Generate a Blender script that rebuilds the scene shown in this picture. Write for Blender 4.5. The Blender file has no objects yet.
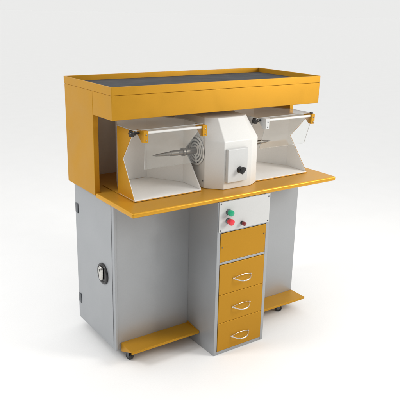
import bpy, bmesh, math
from mathutils import Vector, Matrix

S = bpy.context.scene
COL = S.collection

# ------------------------------------------------------------------ materials
def new_mat(name):
    m = bpy.data.materials.new(name); m.use_nodes = True
    nt = m.node_tree
    return m, nt, nt.nodes['Principled BSDF']

def painted(name, col, rough=0.4, var=0.05, bump=0.06, scale=900.0, metallic=0.0, spec=0.5, smudge=0.25, coat=0.0):
    """powder coat: fine orange peel, faint tone drift, uneven gloss"""
    m, nt, b = new_mat(name)
    N, L = nt.nodes, nt.links
    tc = N.new('ShaderNodeTexCoord')
    n1 = N.new('ShaderNodeTexNoise'); n1.inputs['Scale'].default_value = 4.5; n1.inputs['Detail'].default_value = 5
    L.new(tc.outputs['Object'], n1.inputs['Vector'])
    n3 = N.new('ShaderNodeTexNoise'); n3.inputs['Scale'].default_value = 140; n3.inputs['Detail'].default_value = 2
    L.new(tc.outputs['Object'], n3.inputs['Vector'])
    mr = N.new('ShaderNodeMapRange'); mr.inputs['From Min'].default_value = .3; mr.inputs['From Max'].default_value = .7
    mr.inputs['To Min'].default_value = 1 - var; mr.inputs['To Max'].default_value = 1 + var
    L.new(n1.outputs['Fac'], mr.inputs['Value'])
    mr3 = N.new('ShaderNodeMapRange'); mr3.inputs['From Min'].default_value = .3; mr3.inputs['From Max'].default_value = .7
    mr3.inputs['To Min'].default_value = .985; mr3.inputs['To Max'].default_value = 1.015
    L.new(n3.outputs['Fac'], mr3.inputs['Value'])
    mm = N.new('ShaderNodeMath'); mm.operation = 'MULTIPLY'
    L.new(mr.outputs['Result'], mm.inputs[0]); L.new(mr3.outputs['Result'], mm.inputs[1])
    vm = N.new('ShaderNodeVectorMath'); vm.operation = 'SCALE'
    vm.inputs[0].default_value = col; L.new(mm.outputs['Value'], vm.inputs['Scale'])
    L.new(vm.outputs['Vector'], b.inputs['Base Color'])
    n2 = N.new('ShaderNodeTexNoise'); n2.inputs['Scale'].default_value = 9; n2.inputs['Detail'].default_value = 3; n2.inputs['Roughness'].default_value = .5
    L.new(tc.outputs['Object'], n2.inputs['Vector'])
    r = N.new('ShaderNodeMapRange'); r.inputs['From Min'].default_value = .2; r.inputs['From Max'].default_value = .8
    r.inputs['To Min'].default_value = rough * (1 - smudge); r.inputs['To Max'].default_value = rough * (1 + smudge)
    L.new(n2.outputs['Fac'], r.inputs['Value']); L.new(r.outputs['Result'], b.inputs['Roughness'])
    nb = N.new('ShaderNodeTexNoise'); nb.inputs['Scale'].default_value = scale; nb.inputs['Detail'].default_value = 2
    L.new(tc.outputs['Object'], nb.inputs['Vector'])
    bp = N.new('ShaderNodeBump'); bp.inputs['Strength'].default_value = bump; bp.inputs['Distance'].default_value = .0006
    L.new(nb.outputs['Fac'], bp.inputs['Height']); L.new(bp.outputs['Normal'], b.inputs['Normal'])
    b.inputs['Metallic'].default_value = metallic
    b.inputs['Specular IOR Level'].default_value = spec
    b.inputs['Coat Weight'].default_value = coat
    b.inputs['Coat Roughness'].default_value = .12
    return m

YEL = painted('mustard_powder_coat', (.50, .250, .016), rough=.42, var=.03, metallic=.42, spec=.22, bump=.05)
GOLD = painted('mustard_satin_worktop', (.62, .315, .026), rough=.36, var=.04, spec=.25, metallic=.45, bump=.03, smudge=.08)
DRAWY = painted('mustard_drawer_front', (.47, .231, .014), rough=.40, var=.03, metallic=.45, spec=.22, bump=.06)
GREY = painted('light_grey_powder_coat', (.365, .378, .392), rough=.42, var=.03, metallic=.4, spec=.3, bump=.05)
GREYF = painted('mid_grey_powder_coat', (.72, .71, .70), rough=.42, var=.03, bump=.05)
WHITE = painted('white_powder_coat', (.70, .70, .685), rough=.46, var=.02, bump=.08)
LINER = painted('white_hood_liner', (.83, .82, .80), rough=.50, var=.02, bump=.04)
PANEL = painted('white_control_panel', (.56, .565, .56), rough=.36, var=.02, bump=.04)
SWBOX = painted('pale_grey_cover_plate', (.58, .59, .59), rough=.38, var=.02, bump=.06)
RUBBER = painted('dark_rubber_mat', (.040, .042, .047), rough=.75, spec=.25, var=.15, bump=.35, scale=500)
BLACK = painted('black_plastic', (.012, .012, .013), rough=.30, var=.1, bump=.05)
DARK = painted('dark_gap', (.02, .018, .015), rough=.7, var=.1)
GREENP = painted('green_button_plastic', (.008, .34, .17), rough=.28, var=.03)
REDP = painted('red_button_plastic', (.72, .03, .05), rough=.28, var=.03)
MAROON = painted('maroon_knob_plastic', (.20, .02, .02), rough=.32, var=.05)

def metal(name, col, rough, aniso=0.0, streak=False):
    m, nt, b = new_mat(name)
    N, L = nt.nodes, nt.links
    b.inputs['Base Color'].default_value = (*col, 1); b.inputs['Metallic'].default_value = 1
    tc = N.new('ShaderNodeTexCoord'); mp = N.new('ShaderNodeMapping')
    mp.inputs['Scale'].default_value = (300, 12, 12) if streak else (30, 30, 30)
    n = N.new('ShaderNodeTexNoise'); n.inputs['Detail'].default_value = 4
    L.new(tc.outputs['Object'], mp.inputs['Vector']); L.new(mp.outputs['Vector'], n.inputs['Vector'])
    r = N.new('ShaderNodeMapRange'); r.inputs['To Min'].default_value = rough * .7; r.inputs['To Max'].default_value = rough * 1.4
    L.new(n.outputs['Fac'], r.inputs['Value']); L.new(r.outputs['Result'], b.inputs['Roughness'])
    return m
STEEL = metal('turned_steel', (.17, .158, .142), .34, streak=True)
CHROME = metal('chrome', (.66, .64, .61), .14)
ZINC = metal('satin_nickel', (.62, .61, .58), .28)
HINGE = metal('dark_hinge_metal', (.16, .17, .18), .35)

def acrylic():
    m = bpy.data.materials.new('clear_acrylic'); m.use_nodes = True
    nt = m.node_tree; N, L = nt.nodes, nt.links
    N.clear()
    out = N.new('ShaderNodeOutputMaterial'); mix = N.new('ShaderNodeMixShader')
    tr = N.new('ShaderNodeBsdfTransparent'); tr.inputs['Color'].default_value = (.97, .975, .97, 1)
    gl = N.new('ShaderNodeBsdfGlossy'); gl.inputs['Roughness'].default_value = .03
    fr = N.new('ShaderNodeFresnel')
    ge = N.new('ShaderNodeNewGeometry'); io = N.new('ShaderNodeMapRange')
    io.inputs['To Min'].default_value = 1.42; io.inputs['To Max'].default_value = 1 / 1.42   # same sheet gloss from either face
    L.new(ge.outputs['Backfacing'], io.inputs['Value']); L.new(io.outputs['Result'], fr.inputs['IOR'])
    L.new(fr.outputs['Fac'], mix.inputs['Fac']); L.new(tr.outputs['BSDF'], mix.inputs[1]); L.new(gl.outputs['BSDF'], mix.inputs[2])
    # a trace of haze from wiping marks
    df = N.new('ShaderNodeBsdfDiffuse'); df.inputs['Color'].default_value = (.85, .85, .83, 1)
    tc = N.new('ShaderNodeTexCoord'); mp = N.new('ShaderNodeMapping'); mp.inputs['Scale'].default_value = (9, 9, 30); mp.inputs['Rotation'].default_value = (0, .5, .3)
    nz = N.new('ShaderNodeTexNoise'); nz.inputs['Scale'].default_value = 1.0; nz.inputs['Detail'].default_value = 5
    hz = N.new('ShaderNodeMapRange'); hz.inputs['From Min'].default_value = .3; hz.inputs['From Max'].default_value = .75
    hz.inputs['To Min'].default_value = .01; hz.inputs['To Max'].default_value = .05
    L.new(tc.outputs['Object'], mp.inputs['Vector']); L.new(mp.outputs['Vector'], nz.inputs['Vector']); L.new(nz.outputs['Fac'], hz.inputs['Value'])
    mx = N.new('ShaderNodeMixShader'); L.new(hz.outputs['Result'], mx.inputs['Fac'])
    L.new(mix.outputs['Shader'], mx.inputs[1]); L.new(df.outputs['BSDF'], mx.inputs[2])
    L.new(mx.outputs['Shader'], out.inputs['Surface'])
    return m
ACR = acrylic()
m, nt, b = new_mat('acrylic_cut_edge')
b.inputs['Base Color'].default_value = (.55, .56, .55, 1); b.inputs['Roughness'].default_value = .3
b.inputs['Transmission Weight'].default_value = .35
ACRE = m

# ------------------------------------------------------------------ mesh helpers
class MB:
    def __init__(s): s.bm = bmesh.new()
    def box(s, x0, x1, y0, y1, z0, z1):
        return s.prism([(x0, y0), (x1, y0), (x1, y1), (x0, y1)], z0, z1, 'z')
    def prism(s, poly, a, b_, axis='z'):
        def P(p, t):
            if axis == 'z': return (p[0], p[1], t)
            if axis == 'x': return (t, p[0], p[1])
            return (p[0], t, p[1])
        lo = [s.bm.verts.new(P(p, a)) for p in poly]; hi = [s.bm.verts.new(P(p, b_)) for p in poly]
        n = len(poly)
        s.bm.faces.new(lo); s.bm.faces.new(hi)
        for i in range(n): s.bm.faces.new((lo[i], lo[(i + 1) % n], hi[(i + 1) % n], hi[i]))
        return s
    def loft(s, rings, cap=True):
        R = [[s.bm.verts.new(p) for p in r] for r in rings]
        n = len(R[0])
        for a, b_ in zip(R, R[1:]):
            for i in range(n): s.bm.faces.new((a[i], a[(i + 1) % n], b_[(i + 1) % n], b_[i]))
        if cap: s.bm.faces.new(R[0]); s.bm.faces.new(R[-1])
        return s
    def lathe(s, prof, origin, axis, n=40):
        """prof: (radius, distance along axis)"""
        ax = Vector(axis).normalized()
        u = ax.orthogonal().normalized(); w = ax.cross(u); o = Vector(origin)
        rings = []
        for r, t in prof:
            rings.append([o + ax * t + (u * math.cos(2 * math.pi * i / n) + w * math.sin(2 * math.pi * i / n)) * max(r, 1e-4) for i in range(n)])
        return s.loft(rings)
    def tube(s, pts, r, n=14, closed=False):
        pts = [Vector(p) for p in pts]; rings = []
        ref = Vector((0.13, 0.2, .97))
        for i, p in enumerate(pts):
            a = pts[i - 1] if (i or closed) else p
            b_ = pts[(i + 1) % len(pts)] if (i < len(pts) - 1 or closed) else p
            t = (b_ - a).normalized(); u = t.cross(ref).normalized(); w = t.cross(u)
            rr = r[i] if isinstance(r, (list, tuple)) else r
            rings.append([p + (u * math.cos(2 * math.pi * k / n) + w * math.sin(2 * math.pi * k / n)) * rr for k in range(n)])
        if closed:
            rings.append(rings[0])
        s.loft(rings, cap=not closed)
        if closed: bmesh.ops.remove_doubles(s.bm, verts=s.bm.verts, dist=1e-6)
        return s
    def build(s, name, mat, parent=None, bevel=.0015, seg=2, mat2=None, pick2=None, origin=None, angle=35):
        bmesh.ops.recalc_face_normals(s.bm, faces=s.bm.faces)
        me = bpy.data.meshes.new(name)
        c = Vector(origin) if origin is not None else sum((v.co for v in s.bm.verts), Vector()) / max(1, len(s.bm.verts))
        # vertex coordinates stay in the bench's frame; the origin goes to the piece's own middle
        for v in s.bm.verts: v.co -= c
        for f in s.bm.faces: f.smooth = True
        if mat2 and pick2:
            for f in s.bm.faces:
                if pick2(f): f.material_index = 1
        s.bm.to_mesh(me); s.bm.free()
        me.set_sharp_from_angle(angle=math.radians(angle))
        o = bpy.data.objects.new(name, me); COL.objects.link(o)
        me.materials.append(mat)
        if mat2: me.materials.append(mat2)
        world_c = c
        if parent is not None:
            o.parent = parent
            p, off = parent, Vector()
            while p is not None: off += p.location; p = p.parent
            o.location = world_c - off
        else: o.location = world_c
        if bevel:
            md = o.modifiers.new('edge_round', 'BEVEL'); md.width = bevel; md.segments = seg
            md.limit_method = 'ANGLE'; md.angle_limit = math.radians(40); md.harden_normals = True
        return o

# ------------------------------------------------------------------ setting
f = MB(); f.bm.verts.ensure_lookup_table()
n = 96
vs = [f.bm.verts.new((300 * math.cos(2 * math.pi * i / n), 300 * math.sin(2 * math.pi * i / n), 0)) for i in range(n)]
f.bm.faces.new(vs)
FLOORM = painted('white_studio_floor', (.812, .812, .812), rough=.75, var=.008, bump=.02, scale=200, spec=.05)
fl = f.build('floor', FLOORM, None, bevel=0); fl['kind'] = 'structure'

# ------------------------------------------------------------------ the bench
bench = bpy.data.objects.new('polishing_bench', None); COL.objects.link(bench)
bench['label'] = 'mustard yellow and grey two-station polishing bench with white motor housing, drawers and canopy'
bench['category'] = 'polishing bench'
B = bench

A = .6374            # half width of worktop and canopy
ZT = .867            # worktop height
YF, YS, YB = -.500, -.302, .026
T_P = .027           # side panel thickness

# worktop: full width in front, between the side panels behind
o = MB().prism([(-A, -.679), (A, -.679), (A, YS - .001), (A - T_P - .001, YS - .001), (A - T_P - .001, .012), (-A + T_P + .001, .012), (-A + T_P + .001, YS - .001), (-A, YS - .001)], ZT - .024, ZT)
o.build('worktop', GOLD, B, bevel=.0085, seg=4)

# canopy over the stations
ca = MB().prism([(-A, YF), (A, YF), (A, YS - .0012), (A - T_P - .001, YS - .0012), (A - T_P - .001, YB - .003), (-A + T_P + .001, YB - .003), (-A + T_P + .001, YS - .0012), (-A, YS - .0012)], 1.2495, 1.3602)
can = ca.build('canopy', YEL, B, bevel=.002)
# tray rim: four walls
e, w, z0, z1 = .0010, .007, 1.3608, 1.398
ri = MB()
ro = [(-A - e, YF - e), (A + e, YF - e), (A + e, YB + e), (-A - e, YB + e)]
rin = [(-A - e + w, YF - e + w), (A + e - w, YF - e + w), (A + e - w, YB + e - w), (-A - e + w, YB + e - w)]
ri.loft([[(*p, z1) for p in rin], [(*p, z0) for p in rin], [(*p, z0) for p in ro], [(*p, z1) for p in ro], [(*p, z1) for p in rin]], cap=False)
bmesh.ops.remove_doubles(ri.bm, verts=ri.bm.verts, dist=1e-6)
ri.build('tray_rim', YEL, can, bevel=.002)
MB().box(-A + .007, A - .007, YF + .007, YB - .007, 1.361, 1.3715).build('tray_mat', RUBBER, can, bevel=.001)

for sx in (-1, 1):
    x0, x1 = sorted((sx * A, sx * (A - T_P)))
    MB().box(x0, x1, YS, YB - .003, .853, 1.3604).build('upper_side_panel', YEL, B, bevel=.0022)
MB().box(-A + T_P + .001, A - T_P - .001, .013, .022, ZT - .01, 1.19).build('upper_back_panel', GREYF, B)  # stops short of the canopy: unseen gap, added to let light into the compartment

# cabinet
C = .6053; YC, YCB = -.4318, .021; ZC = .048; TOPZ = ZT - .0245
cb = MB()
cb.box(-C, -C + .013, YC, YCB, ZC, TOPZ)
cb.box(C - .013, C, YC + .0171, YCB, ZC, TOPZ)
cb.box(-C + .0131, C - .0003, YC + .007, YC + .017, ZC, TOPZ)
cb.box(-C + .0131, C - .0131, YCB - .010, YCB, ZC, TOPZ)
cb.box(-C + .0131, C - .0131, YC + .0171, YCB - .0101, ZC + .003, ZC + .015)
cb.build('cabinet', GREY, B, bevel=.0018)
door = MB().box(-C - .0025, -C - .0004, -.4065, -.026, .066, TOPZ - .004).build('cabinet_door', GREY, B, bevel=.0016)
for z in (.704, .175):
    h = MB()
    h.box(-C - .0040, -C - .0008, -.012, .012, z - .025, z + .025)
    h.lathe([(.004, -.027), (.004, .027)], (-C - .003, -.016, z), (0, 0, 1), 16)
    h.build('hinge', HINGE, door, bevel=.0008)
# swing lock: dark oval cup, nickel lever with a keyhole
ly, lz = -.309, .437
lk = MB()
N_ = 44
def oval(ry, rz, x, cy=ly, cz=lz): return [(x, cy + ry * math.cos(2 * math.pi * i / N_), cz + rz * math.sin(2 * math.pi * i / N_)) for i in range(N_)]
X = -C - .0025
lk.loft([oval(.055, .056, X), oval(.055, .056, X - .006), oval(.051, .052, X - .010), oval(.045, .046, X - .010), oval(.040, .041, X - .004), oval(.002, .002, X - .004)])
lk.build('door_lock', BLACK, door, bevel=0, angle=50)
lv = MB()
def lring(z, hy, t): return [(X - .006, ly + .006 - hy, z), (X - .010 - t, ly + .006 - hy * .75, z), (X - .010 - t, ly + .006 + hy * .75, z), (X - .006, ly + .006 + hy, z)]
lv.loft([lring(.402, .010, .004), lring(.409, .014, .008), lring(.430, .015, .009), lring(.455, .017, .010), lring(.468, .016, .009), lring(.476, .010, .005)])
lv.build('lock_lever', ZINC, door, bevel=.002)
kh = MB().lathe([(.0045, 0), (.0045, .0012)], (X - .0195, ly + .006, .459), (-1, 0, 0), 18)
kh.box(X - .0207, X - .0195, ly + .0045, ly + .0075, .449, .459)
kh.build('keyhole', BLACK, door, bevel=0)

# control column
D = .166; CF = -.676
col = MB()
col.box(-D, -D + .019, CF, YC + .0065, 0.0, TOPZ)
col.box(D - .019, D, CF, YC + .0065, 0.0, TOPZ)
col.box(-D + .0191, D - .0191, CF + .001, CF + .03, 0.0, .018)
col.box(-D + .0191, D - .0191, CF + .001, CF + .03, .5105, .5235)
col.box(-D + .0191, D - .0191, CF + .02, YC + .0065, .0005, .012)
col.box(-D + .0191, D - .0191, CF + .001, CF + .03, .680, TOPZ)
col.build('control_column', GREY, B, bevel=.0014)
MB().box(-D + .0191, D - .0191, CF + .031, CF + .034, .012, .68).build('column_interior', DARK, B, bevel=0)

cp = MB().box(-.1605, .1605, CF - .0045, CF - .0005, .6875, TOPZ - .001).build('control_panel', PANEL, B, bevel=.001)
PF = CF - .0045
def screw(x, z, y, parent, r=.0042, mat=HINGE):
    s = MB().lathe([(r, 0), (r, .0012), (r * .7, .0024), (r * .02, .0026)], (x, y, z), (0, -1, 0), 18)
    s.build('screw', mat, parent, bevel=0)
for x, z in ((-.151, .834), (.151, .828), (-.151, .695), (.152, .697)): screw(x, z, PF, cp)
def push_button(name, x, z, mat, r, ln):
    bse = MB().lathe([(r * .98, 0), (r * .98, .003), (r * .84, .006), (r * .80, .007), (r * .80, .012)], (x, PF, z), (0, -1, 0), 36)
    bo = bse.build(name, HINGE if mat is not MAROON else BLACK, cp, bevel=0)
    k = MB().lathe([(r * .84, .010), (r * .9, .013), (r * .98, ln - .004), (r * .93, ln - .001), (r * .80, ln), (r * .02, ln + .0006)], (x, PF, z), (0, -1, 0), 36)
    return k, bo
k, _ = push_button('button_collar', -.106, .787, GREENP, .016, .030); k.build('start_button', GREENP, cp, bevel=0, angle=50)
k, _ = push_button('button_collar', -.106, .7415, REDP, .0165, .034); k.build('stop_button', REDP, cp, bevel=0, angle=50)
k, _ = push_button('button_collar', -.019, .716, MAROON, .0105, .026); k.build('indicator_knob', MAROON, cp, bevel=0, angle=50)

bl = MB().box(-.1455, .1455, CF - .001, CF + .004, .5255, .678).build('blank_panel', DRAWY, B, bevel=.001)
for x, z in ((-.1335, .603), (.1335, .628)): screw(x, z, CF - .001, bl, .0036)

for z0, z1, hz in ((.3448, .5085, .421), (.1828, .3430, .259), (.0205, .1810, .088)):
    d = MB().box(-.1455, .1455, CF - .0025, CF + .012, z0, z1).build('drawer', DRAWY, B, bevel=.0018)
    yb = CF - .0025
    h = MB()
    L_ = .058; pr = .034
    pts, rr = [], []
    for i in range(25):      # bowed pull, ends turned into the face
        t = -1 + 2 * i / 24
        pts.append((L_ * t, yb - pr * (1 - abs(t) ** 2.6), hz - .012 * (1 - t * t))); rr.append(.0038 - .0006 * abs(t))
    h.tube(pts, rr)
    pts = [(L_ * (-1 + 2 * i / 20), yb - .0035, hz + .009 * (1 - (-1 + 2 * i / 20) ** 2)) for i in range(21)]
    h.tube(pts, .0014)  # thin wire added in place of the pull's reflection on the drawer face
    for sx in (-1, 1): h.lathe([(.0052, -.001), (.0052, .002), (.0038, .005)], (sx * L_, yb, hz), (0, -1, 0), 20)
    h.build('handle', CHROME, d, bevel=0, angle=60)

# foot shelves with casters
FZ, FY0, FY1 = .087, -.5437, YC + .006
def shelf(x0, x1):
    s = MB()
    s.box(x0, x1, FY0, FY1, FZ - .003, FZ)
    s.box(x0, x1, FY0, FY0 + .003, FZ - .013, FZ - .0031)
    return s
s = shelf(-.577, -.1675)
s.prism([(FY0 + .004, FZ - .0032), (FY1, FZ - .0032), (FY1, FZ - .050)], -.577, -.574, 'x')
s.prism([(FY0 + .004, FZ + .0002), (FY1, FZ + .0002), (FY1, FZ + .012)], -.1705, -.1675, 'x')
sl = s.build('foot_shelf', YEL, B, bevel=.0009)
s = shelf(.1675, .6045)
s.prism([(FY0 + .004, FZ - .0032), (FY1, FZ - .0032), (FY1, FZ - .040)], .6015, .6045, 'x')
sr = s.build('foot_shelf', YEL, B, bevel=.0009)

def caster(x, y, ang=0.3):
    top = FZ - .0032
    c = MB()
    c.lathe([(.014, top), (.014, top - .004), (.010, top - .012), (.008, top - .02)], (x, y, 0), (0, 0, 1), 20)
    c.lathe([(.003, -.016), (.003, .016)], (x, y, .021), (math.cos(ang), math.sin(ang), 0), 12)
    for s_ in (-1, 1):
        cx, cy = x + s_ * .014 * math.cos(ang), y + s_ * .014 * math.sin(ang)
        c.prism([(-.013, top - .016), (.013, top - .016), (.006, .015), (-.006, .015)], -.001, .001, 'y')
        vv = c.bm.verts[:][-8:]
        # swing the last fork plate into place beside the wheel
        for v in vv:
            px, py = v.co.x, v.co.y
            v.co.x = cx - math.sin(ang) * px + math.cos(ang) * py
            v.co.y = cy + math.cos(ang) * px + math.sin(ang) * py
    co = c.build('caster', HINGE, B, bevel=.0005)
    ax = (math.cos(ang), math.sin(ang), 0)
    MB().lathe([(.009, -.010), (.019, -.010), (.0215, -.007), (.0215, .007), (.019, .010), (.009, .010)], (x, y, .0215), ax, 32).build('wheel', BLACK, co, bevel=0, angle=40)
    MB().lathe([(.008, -.0115), (.008, .0115)], (x, y, .0215), ax, 20).build('hub', ZINC, co, bevel=.001)
caster(-.545, -.462, .25); caster(.462, -.472, .9)
caster(-.46, -.06, .5); caster(.46, -.06, .5)

# ------------------------------------------------------------------ dust hoods
HZ, HT = .8745, 1.203     # hood floor and roof heights
def hood(ox, outer, bracket_left, shield_low, yn):
    xl, xr = -.545 + ox, -.171 + ox; xc = (xl + xr) / 2
    yf, yk, yr, zn = -.532, -.372, -.190, 1.053
    rl, rr_ = xc - .105, xc + .075
    t = .0022
    sh = MB()
    prof = [(yf, HZ), (yn, zn), (yf, HT), (yk, HT), (yk, HZ)]
    profr = [(yf, HZ), (-.385, zn), (yf, HT), (yk, HT), (yk, HZ)]
    sh.prism(profr, xr - t, xr, 'x'); sh.prism(prof, xl, xl + t, 'x')
    # tapered throat and its back
    sh.prism([(xl, yk + .0002), (xl + t, yk + .0002), (rl + t, yr), (rl, yr)], HZ, HT)
    sh.prism([(xr - t, yk + .0002), (xr, yk + .0002), (rr_, yr), (rr_ - t, yr)], HZ, HT)
    sh.prism([(rl, yr + .0002), (rr_, yr + .0002), (rr_, yr + t), (rl, yr + t)], HZ, HT)
    sh.prism([(xl, yf - .004), (xr, yf - .004), (xr, yk), (rr_, yr), (rl, yr), (xl, yk)], HZ - .0035, HZ - .0003)
    hd = sh.build('dust_hood', LINER, B, bevel=.0008)
    # clear roof sheet
    rf = MB()
    rf.prism([(xl - .003, yf - .002), (xr + .002, yf - .002), (xr + .002, yk + .006), (rr_ + .004, yr + .005), (rl - .004, yr + .005), (xl - .003, yk + .006)], HT + .0003, HT + .0033)
    rf.build('roof_sheet', ACR, hd, bevel=0, mat2=ACRE, pick2=lambda f_: f_.calc_area() < .004)
    # painted outer cheek
    prof2 = [(yf + .0008, HZ), (yn + .0008, zn), (yf + .0008, HT - .001), (yk, HT - .001), (yk, HZ)]
    MB().prism(prof2, xl - .0032, xl - .0003, 'x').build('cheek_panel', outer, hd, bevel=.0006)
    prof3 = [(yf - .0015, HZ), (-.3865, zn), (yf - .0015, HT - .001), (yk, HT - .001), (yk, HZ)]
    MB().prism(prof3, xr + .0003, xr + .0024, 'x').build('cheek_panel', YEL if ox else WHITE, hd, bevel=.0006)
    # base plate; the dark strip under it is painted-in gap shadow
    MB().box(xl - .001, xr + .001, yf - .0065, -.204, ZT + .0002, ZT + .0020).build('gap_shadow_strip', DARK, hd, bevel=0)
    MB().box(xl - .0035, xr + .0035, yf - .0085, -.2015, ZT + .0022, HZ - .0037).build('base_plate', GOLD, hd, bevel=.0005)
    # hinge bar, brackets, knobs, shield
    hx0, hx1, hy, hz = xl + .047, xr - .002, -.546, 1.190
    MB().lathe([(.0062, 0), (.0062, hx1 - hx0 - .02)], (hx0 + .012, hy, hz + .001), (1, 0, 0), 20).build('hinge_bar', WHITE, hd, bevel=.0006)
    for i, bx in enumerate((hx0, hx1)):
        bm_ = bracket_left if i == 0 else YEL
        k = MB().box(bx - .012, bx + .012, hy - .013, hy + .013, hz - .042, hz + .012)
        k.prism([(hy + .0131, hz + .012), (hy + .055, hz + .012), (hy + .050, hz - .008), (hy + .0131, hz - .038)], bx - .012, bx - .008, 'x')
        br = k.build('hinge_bracket', bm_, hd, bevel=.0012)
        for zz in (hz - .006, hz - .032):
            MB().lathe([(.0032, 0), (.0032, .0015), (.001, .0022)], (bx + .002, hy - .013, zz), (0, -1, 0), 14).build('bracket_screw', HINGE, hd, bevel=0)
        s_ = -1 if i == 0 else 1
        if i and ox:      # small stop pin on the free end
            MB().lathe([(.0085, 0), (.0085, .006), (.005, .008)], (bx + .003, hy + .006, hz + .012), (0, 0, 1), 20).build('stop_pin', HINGE, hd, bevel=0)
        if i == 0:
            ky, kz = hy + .030, hz - .002
            kn = MB()
            kn.lathe([(.006, 0), (.006, .018), (.0095, .020), (.0095, .028)], (bx + s_ * .012, ky, kz), (s_, 0, 0), 20)
            # lobed grip
            rings = []
            for tt, q in ((.028, .75), (.031, .96), (.040, 1.0), (.046, .93), (.049, .70), (.050, .02)):
                rings.append([(bx + s_ * (.012 + tt), ky + .0155 * q * (1 + .13 * math.cos(6 * a)) * math.cos(a), kz + .0155 * q * (1 + .13 * math.cos(6 * a)) * math.sin(a)) for a in [2 * math.pi * j / 60 for j in range(60)]])
            kn.loft(rings)
            kn.build('clamp_knob', BLACK, hd, bevel=0, angle=50)
    # clear shield hanging from the bar
    ty, tz = hy - .004, hz - .004
    ly_, lz_ = shield_low
    d = Vector((0, ly_ - ty, lz_ - tz)).normalized(); nn = Vector((0, d.z, -d.y)) * .0014
    a0, a1 = hx0 + .0005, hx1 + .001
    def q(x, p, s_): return (x, p[0] + nn.y * s_, p[1] + nn.z * s_)
    T, Lw = (ty, tz), (ly_, lz_)
    r = .004
    mb = MB()
    mb.loft([[q(a0, T, -1), q(a1, T, -1), q(a1, Lw, -1), q(a0, Lw, -1)], [q(a0, T, 1), q(a1, T, 1), q(a1, Lw, 1), q(a0, Lw, 1)]])
    mb.build('shield', ACR, hd, bevel=0, mat2=ACRE, pick2=lambda f_: f_.calc_area() < .004)
    return hd
hood(0.0, YEL, YEL, (-.541, 1.021), -.425)
hood(.72, WHITE, SWBOX, (-.500, 1.030), -.390)

# ------------------------------------------------------------------ motor housing between the hoods
def octo(x0, x1, x2, x3, yf, yc, yd, yb, z): return [(x1, yf, z), (x2, yf, z), (x3, yd, z), (x3, yb, z), (x0, yb, z), (x0, yc, z)]
mh = MB()
mh.loft([octo(-.134, -.066, .108, .1715, -.580, -.507, -.546, -.17, ZT + .0005), octo(-.134, -.066, .108, .1715, -.580, -.507, -.546, -.17, 1.111), octo(-.104, -.060, .100, .140, -.508, -.452, -.480, -.20, 1.219)])
hous = mh.build('motor_housing', WHITE, B, bevel=.0035, seg=3, angle=15)
hous.modifiers[0].angle_limit = math.radians(15)
sb = MB().loft([[(-.058, y, .906), (.067, y, .906), (.067, y, 1.076), (-.058, y, 1.076)] for y in (-.5805, -.602)])
sb.build('switch_cover', SWBOX, hous, bevel=.004, seg=3)
rs = MB()
rs.lathe([(.017, .602), (.017, .606), (.014, .609), (.012, .618)], (.015, 0, .968), (0, -1, 0), 36)
rs.loft([[(.002, y, .960), (.009, y, .950), (.028, y, .968), (.033, y, .983), (.020, y, .986), (.010, y, .977)] for y in (-.6175, -.637)])
rs.build('rotary_switch', BLACK, hous, bevel=.0025, seg=2)
for x, z in ((-.046 - .094, .905), (-.140, 1.03)):
    MB().lathe([(.0032, 0), (.0032, .002)], (x + .006, -.497, z), (-1, 0, 0), 14).build('cover_screw', HINGE, hous, bevel=0)

# vent rosette and spindle
ay, az = -.431, 1.050
vx = -.1342
for sx in (-1,):
    MB().lathe([(.074, 0), (.074, .003)], (vx, ay, az), (-1, 0, 0), 56).build('vent_backing', DARK, hous, bevel=0)
    vg = MB()
    for r0, r1 in ((.066, .075), (.050, .0575), (.034, .0415), (.018, .0255)):
        nseg = 72
        ring = lambda r, x: [(x, ay + r * math.cos(2 * math.pi * i / nseg), az + r * math.sin(2 * math.pi * i / nseg)) for i in range(nseg)]
        vg.loft([ring(r0, vx - .0032), ring(r1, vx - .0032), ring(r1, vx - .0065), ring(r0, vx - .0065), ring(r0, vx - .0032)], cap=False)
    for a in (math.radians(20), math.radians(140), math.radians(260)):
        c_, s_ = math.cos(a), math.sin(a); hw = .006
        poly = [(ay + c_ * .02 - s_ * hw, az + s_ * .02 + c_ * hw), (ay + c_ * .070 - s_ * hw, az + s_ * .070 + c_ * hw), (ay + c_ * .070 + s_ * hw, az + s_ * .070 - c_ * hw), (ay + c_ * .02 + s_ * hw, az + s_ * .02 - c_ * hw)]
        vg.prism(poly, vx - .0060, vx - .0033, 'x')
    bmesh.ops.remove_doubles(vg.bm, verts=vg.bm.verts, dist=1e-6)
    vg.build('vent_grille', WHITE, hous, bevel=0)
sp = MB().lathe([(.0175, 0), (.0175, .062), (.0145, .064), (.0145, .068), (.0215, .069), (.0215, .080), (.0150, .081), (.0135, .100), (.0125, .105), (.0148, .108), (.0132, .150), (.0105, .153), (.0084, .195), (.0052, .232), (.0008, .252)], (vx - .004, ay, az), (-1, 0, 0), 36)
sp.build('spindle', STEEL, B, bevel=0, angle=30)
sp = MB().lathe([(.0165, 0), (.0165, .060), (.0195, .061), (.0195, .070), (.0125, .071), (.0105, .130), (.0075, .160), (.0008, .196)], (.165, ay, az), (1, 0, 0), 36)
sp.build('spindle', STEEL, B, bevel=0, angle=30)

# ------------------------------------------------------------------ light
wd = bpy.data.worlds.new('World'); S.world = wd; wd.use_nodes = True
nt = wd.node_tree; N, L = nt.nodes, nt.links
bg = N['Background']
tc = N.new('ShaderNodeTexCoord'); sx_ = N.new('ShaderNodeSeparateXYZ'); L.new(tc.outputs['Generated'], sx_.inputs[0])
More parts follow.
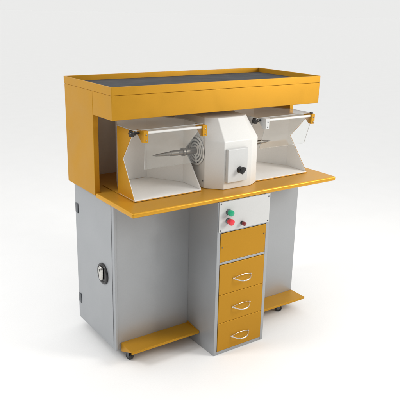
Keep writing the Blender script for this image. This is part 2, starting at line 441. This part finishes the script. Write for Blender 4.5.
# white backdrop behind the bench, a dim room behind the photographer, a wide overhead diffuser
def smooth(sock, lo, hi, a, b_):
    m = N.new('ShaderNodeMapRange'); m.interpolation_type = 'SMOOTHSTEP'
    m.inputs['From Min'].default_value = lo; m.inputs['From Max'].default_value = hi
    for k_, v_ in (('To Min', a), ('To Max', b_)):
        if isinstance(v_, (int, float)): m.inputs[k_].default_value = v_
        else: L.new(v_, m.inputs[k_])
    L.new(sock, m.inputs['Value']); return m.outputs['Result']
BACK, FRONT, TOP = .83, .05, 1.175
low = smooth(sx_.outputs['Y'], -.25, .40, FRONT, BACK)
full = smooth(sx_.outputs['Z'], .10, .75, low, TOP)
L.new(full, bg.inputs['Strength']); bg.inputs['Color'].default_value = (1, 1, .99, 1)

def softbox(name, loc, target, size, power, col=(1, 1, 1), sy=None):
    l = bpy.data.lights.new(name, 'AREA'); l.shape = 'RECTANGLE'; l.size = size; l.size_y = sy or size
    l.energy = power; l.color = col
    o = bpy.data.objects.new(name, l); COL.objects.link(o); o.location = loc
    o.rotation_euler = (Vector(target) - Vector(loc)).to_track_quat('-Z', 'Y').to_euler()
    return o
softbox('key_softbox', (1.66, -2.32, 1.80), (.1, -.4, 1.0), .9, 45, (1, .965, .91))
softbox('side_softbox', (-3.1, .35, 2.7), (-.6, -.2, .9), 1.0, 44)

# ------------------------------------------------------------------ camera
cd = bpy.data.cameras.new('camera'); cam = bpy.data.objects.new('camera', cd); COL.objects.link(cam); S.camera = cam
P = dict(yaw=-.6108, pitch=-.3009, roll=.0226)
cy_, sy_ = math.cos(P['yaw']), math.sin(P['yaw']); cp_, sp_ = math.cos(P['pitch']), math.sin(P['pitch'])
fw = Vector((-sy_ * cp_, cy_ * cp_, sp_)); r_ = Vector((cy_, sy_, 0)); u_ = r_.cross(fw)
cr_, sr_ = math.cos(P['roll']), math.sin(P['roll'])
rx = r_ * cr_ + u_ * sr_; uy = u_ * cr_ - r_ * sr_
M = Matrix((rx, uy, -fw)).transposed().to_4x4(); M.translation = (-1.8533, -2.9304, 1.7281)
cam.matrix_world = M
cd.sensor_width = 36; cd.lens = 611.9065 / 400 * 36; cd.clip_end = 1000; cd.clip_start = .05

S.view_settings.view_transform = 'Standard'; S.view_settings.look = 'None'
S.view_settings.exposure = 0; S.view_settings.gamma = 1
S.cycles.max_bounces = 12; S.cycles.transparent_max_bounces = 16
S.cycles.use_denoising = True
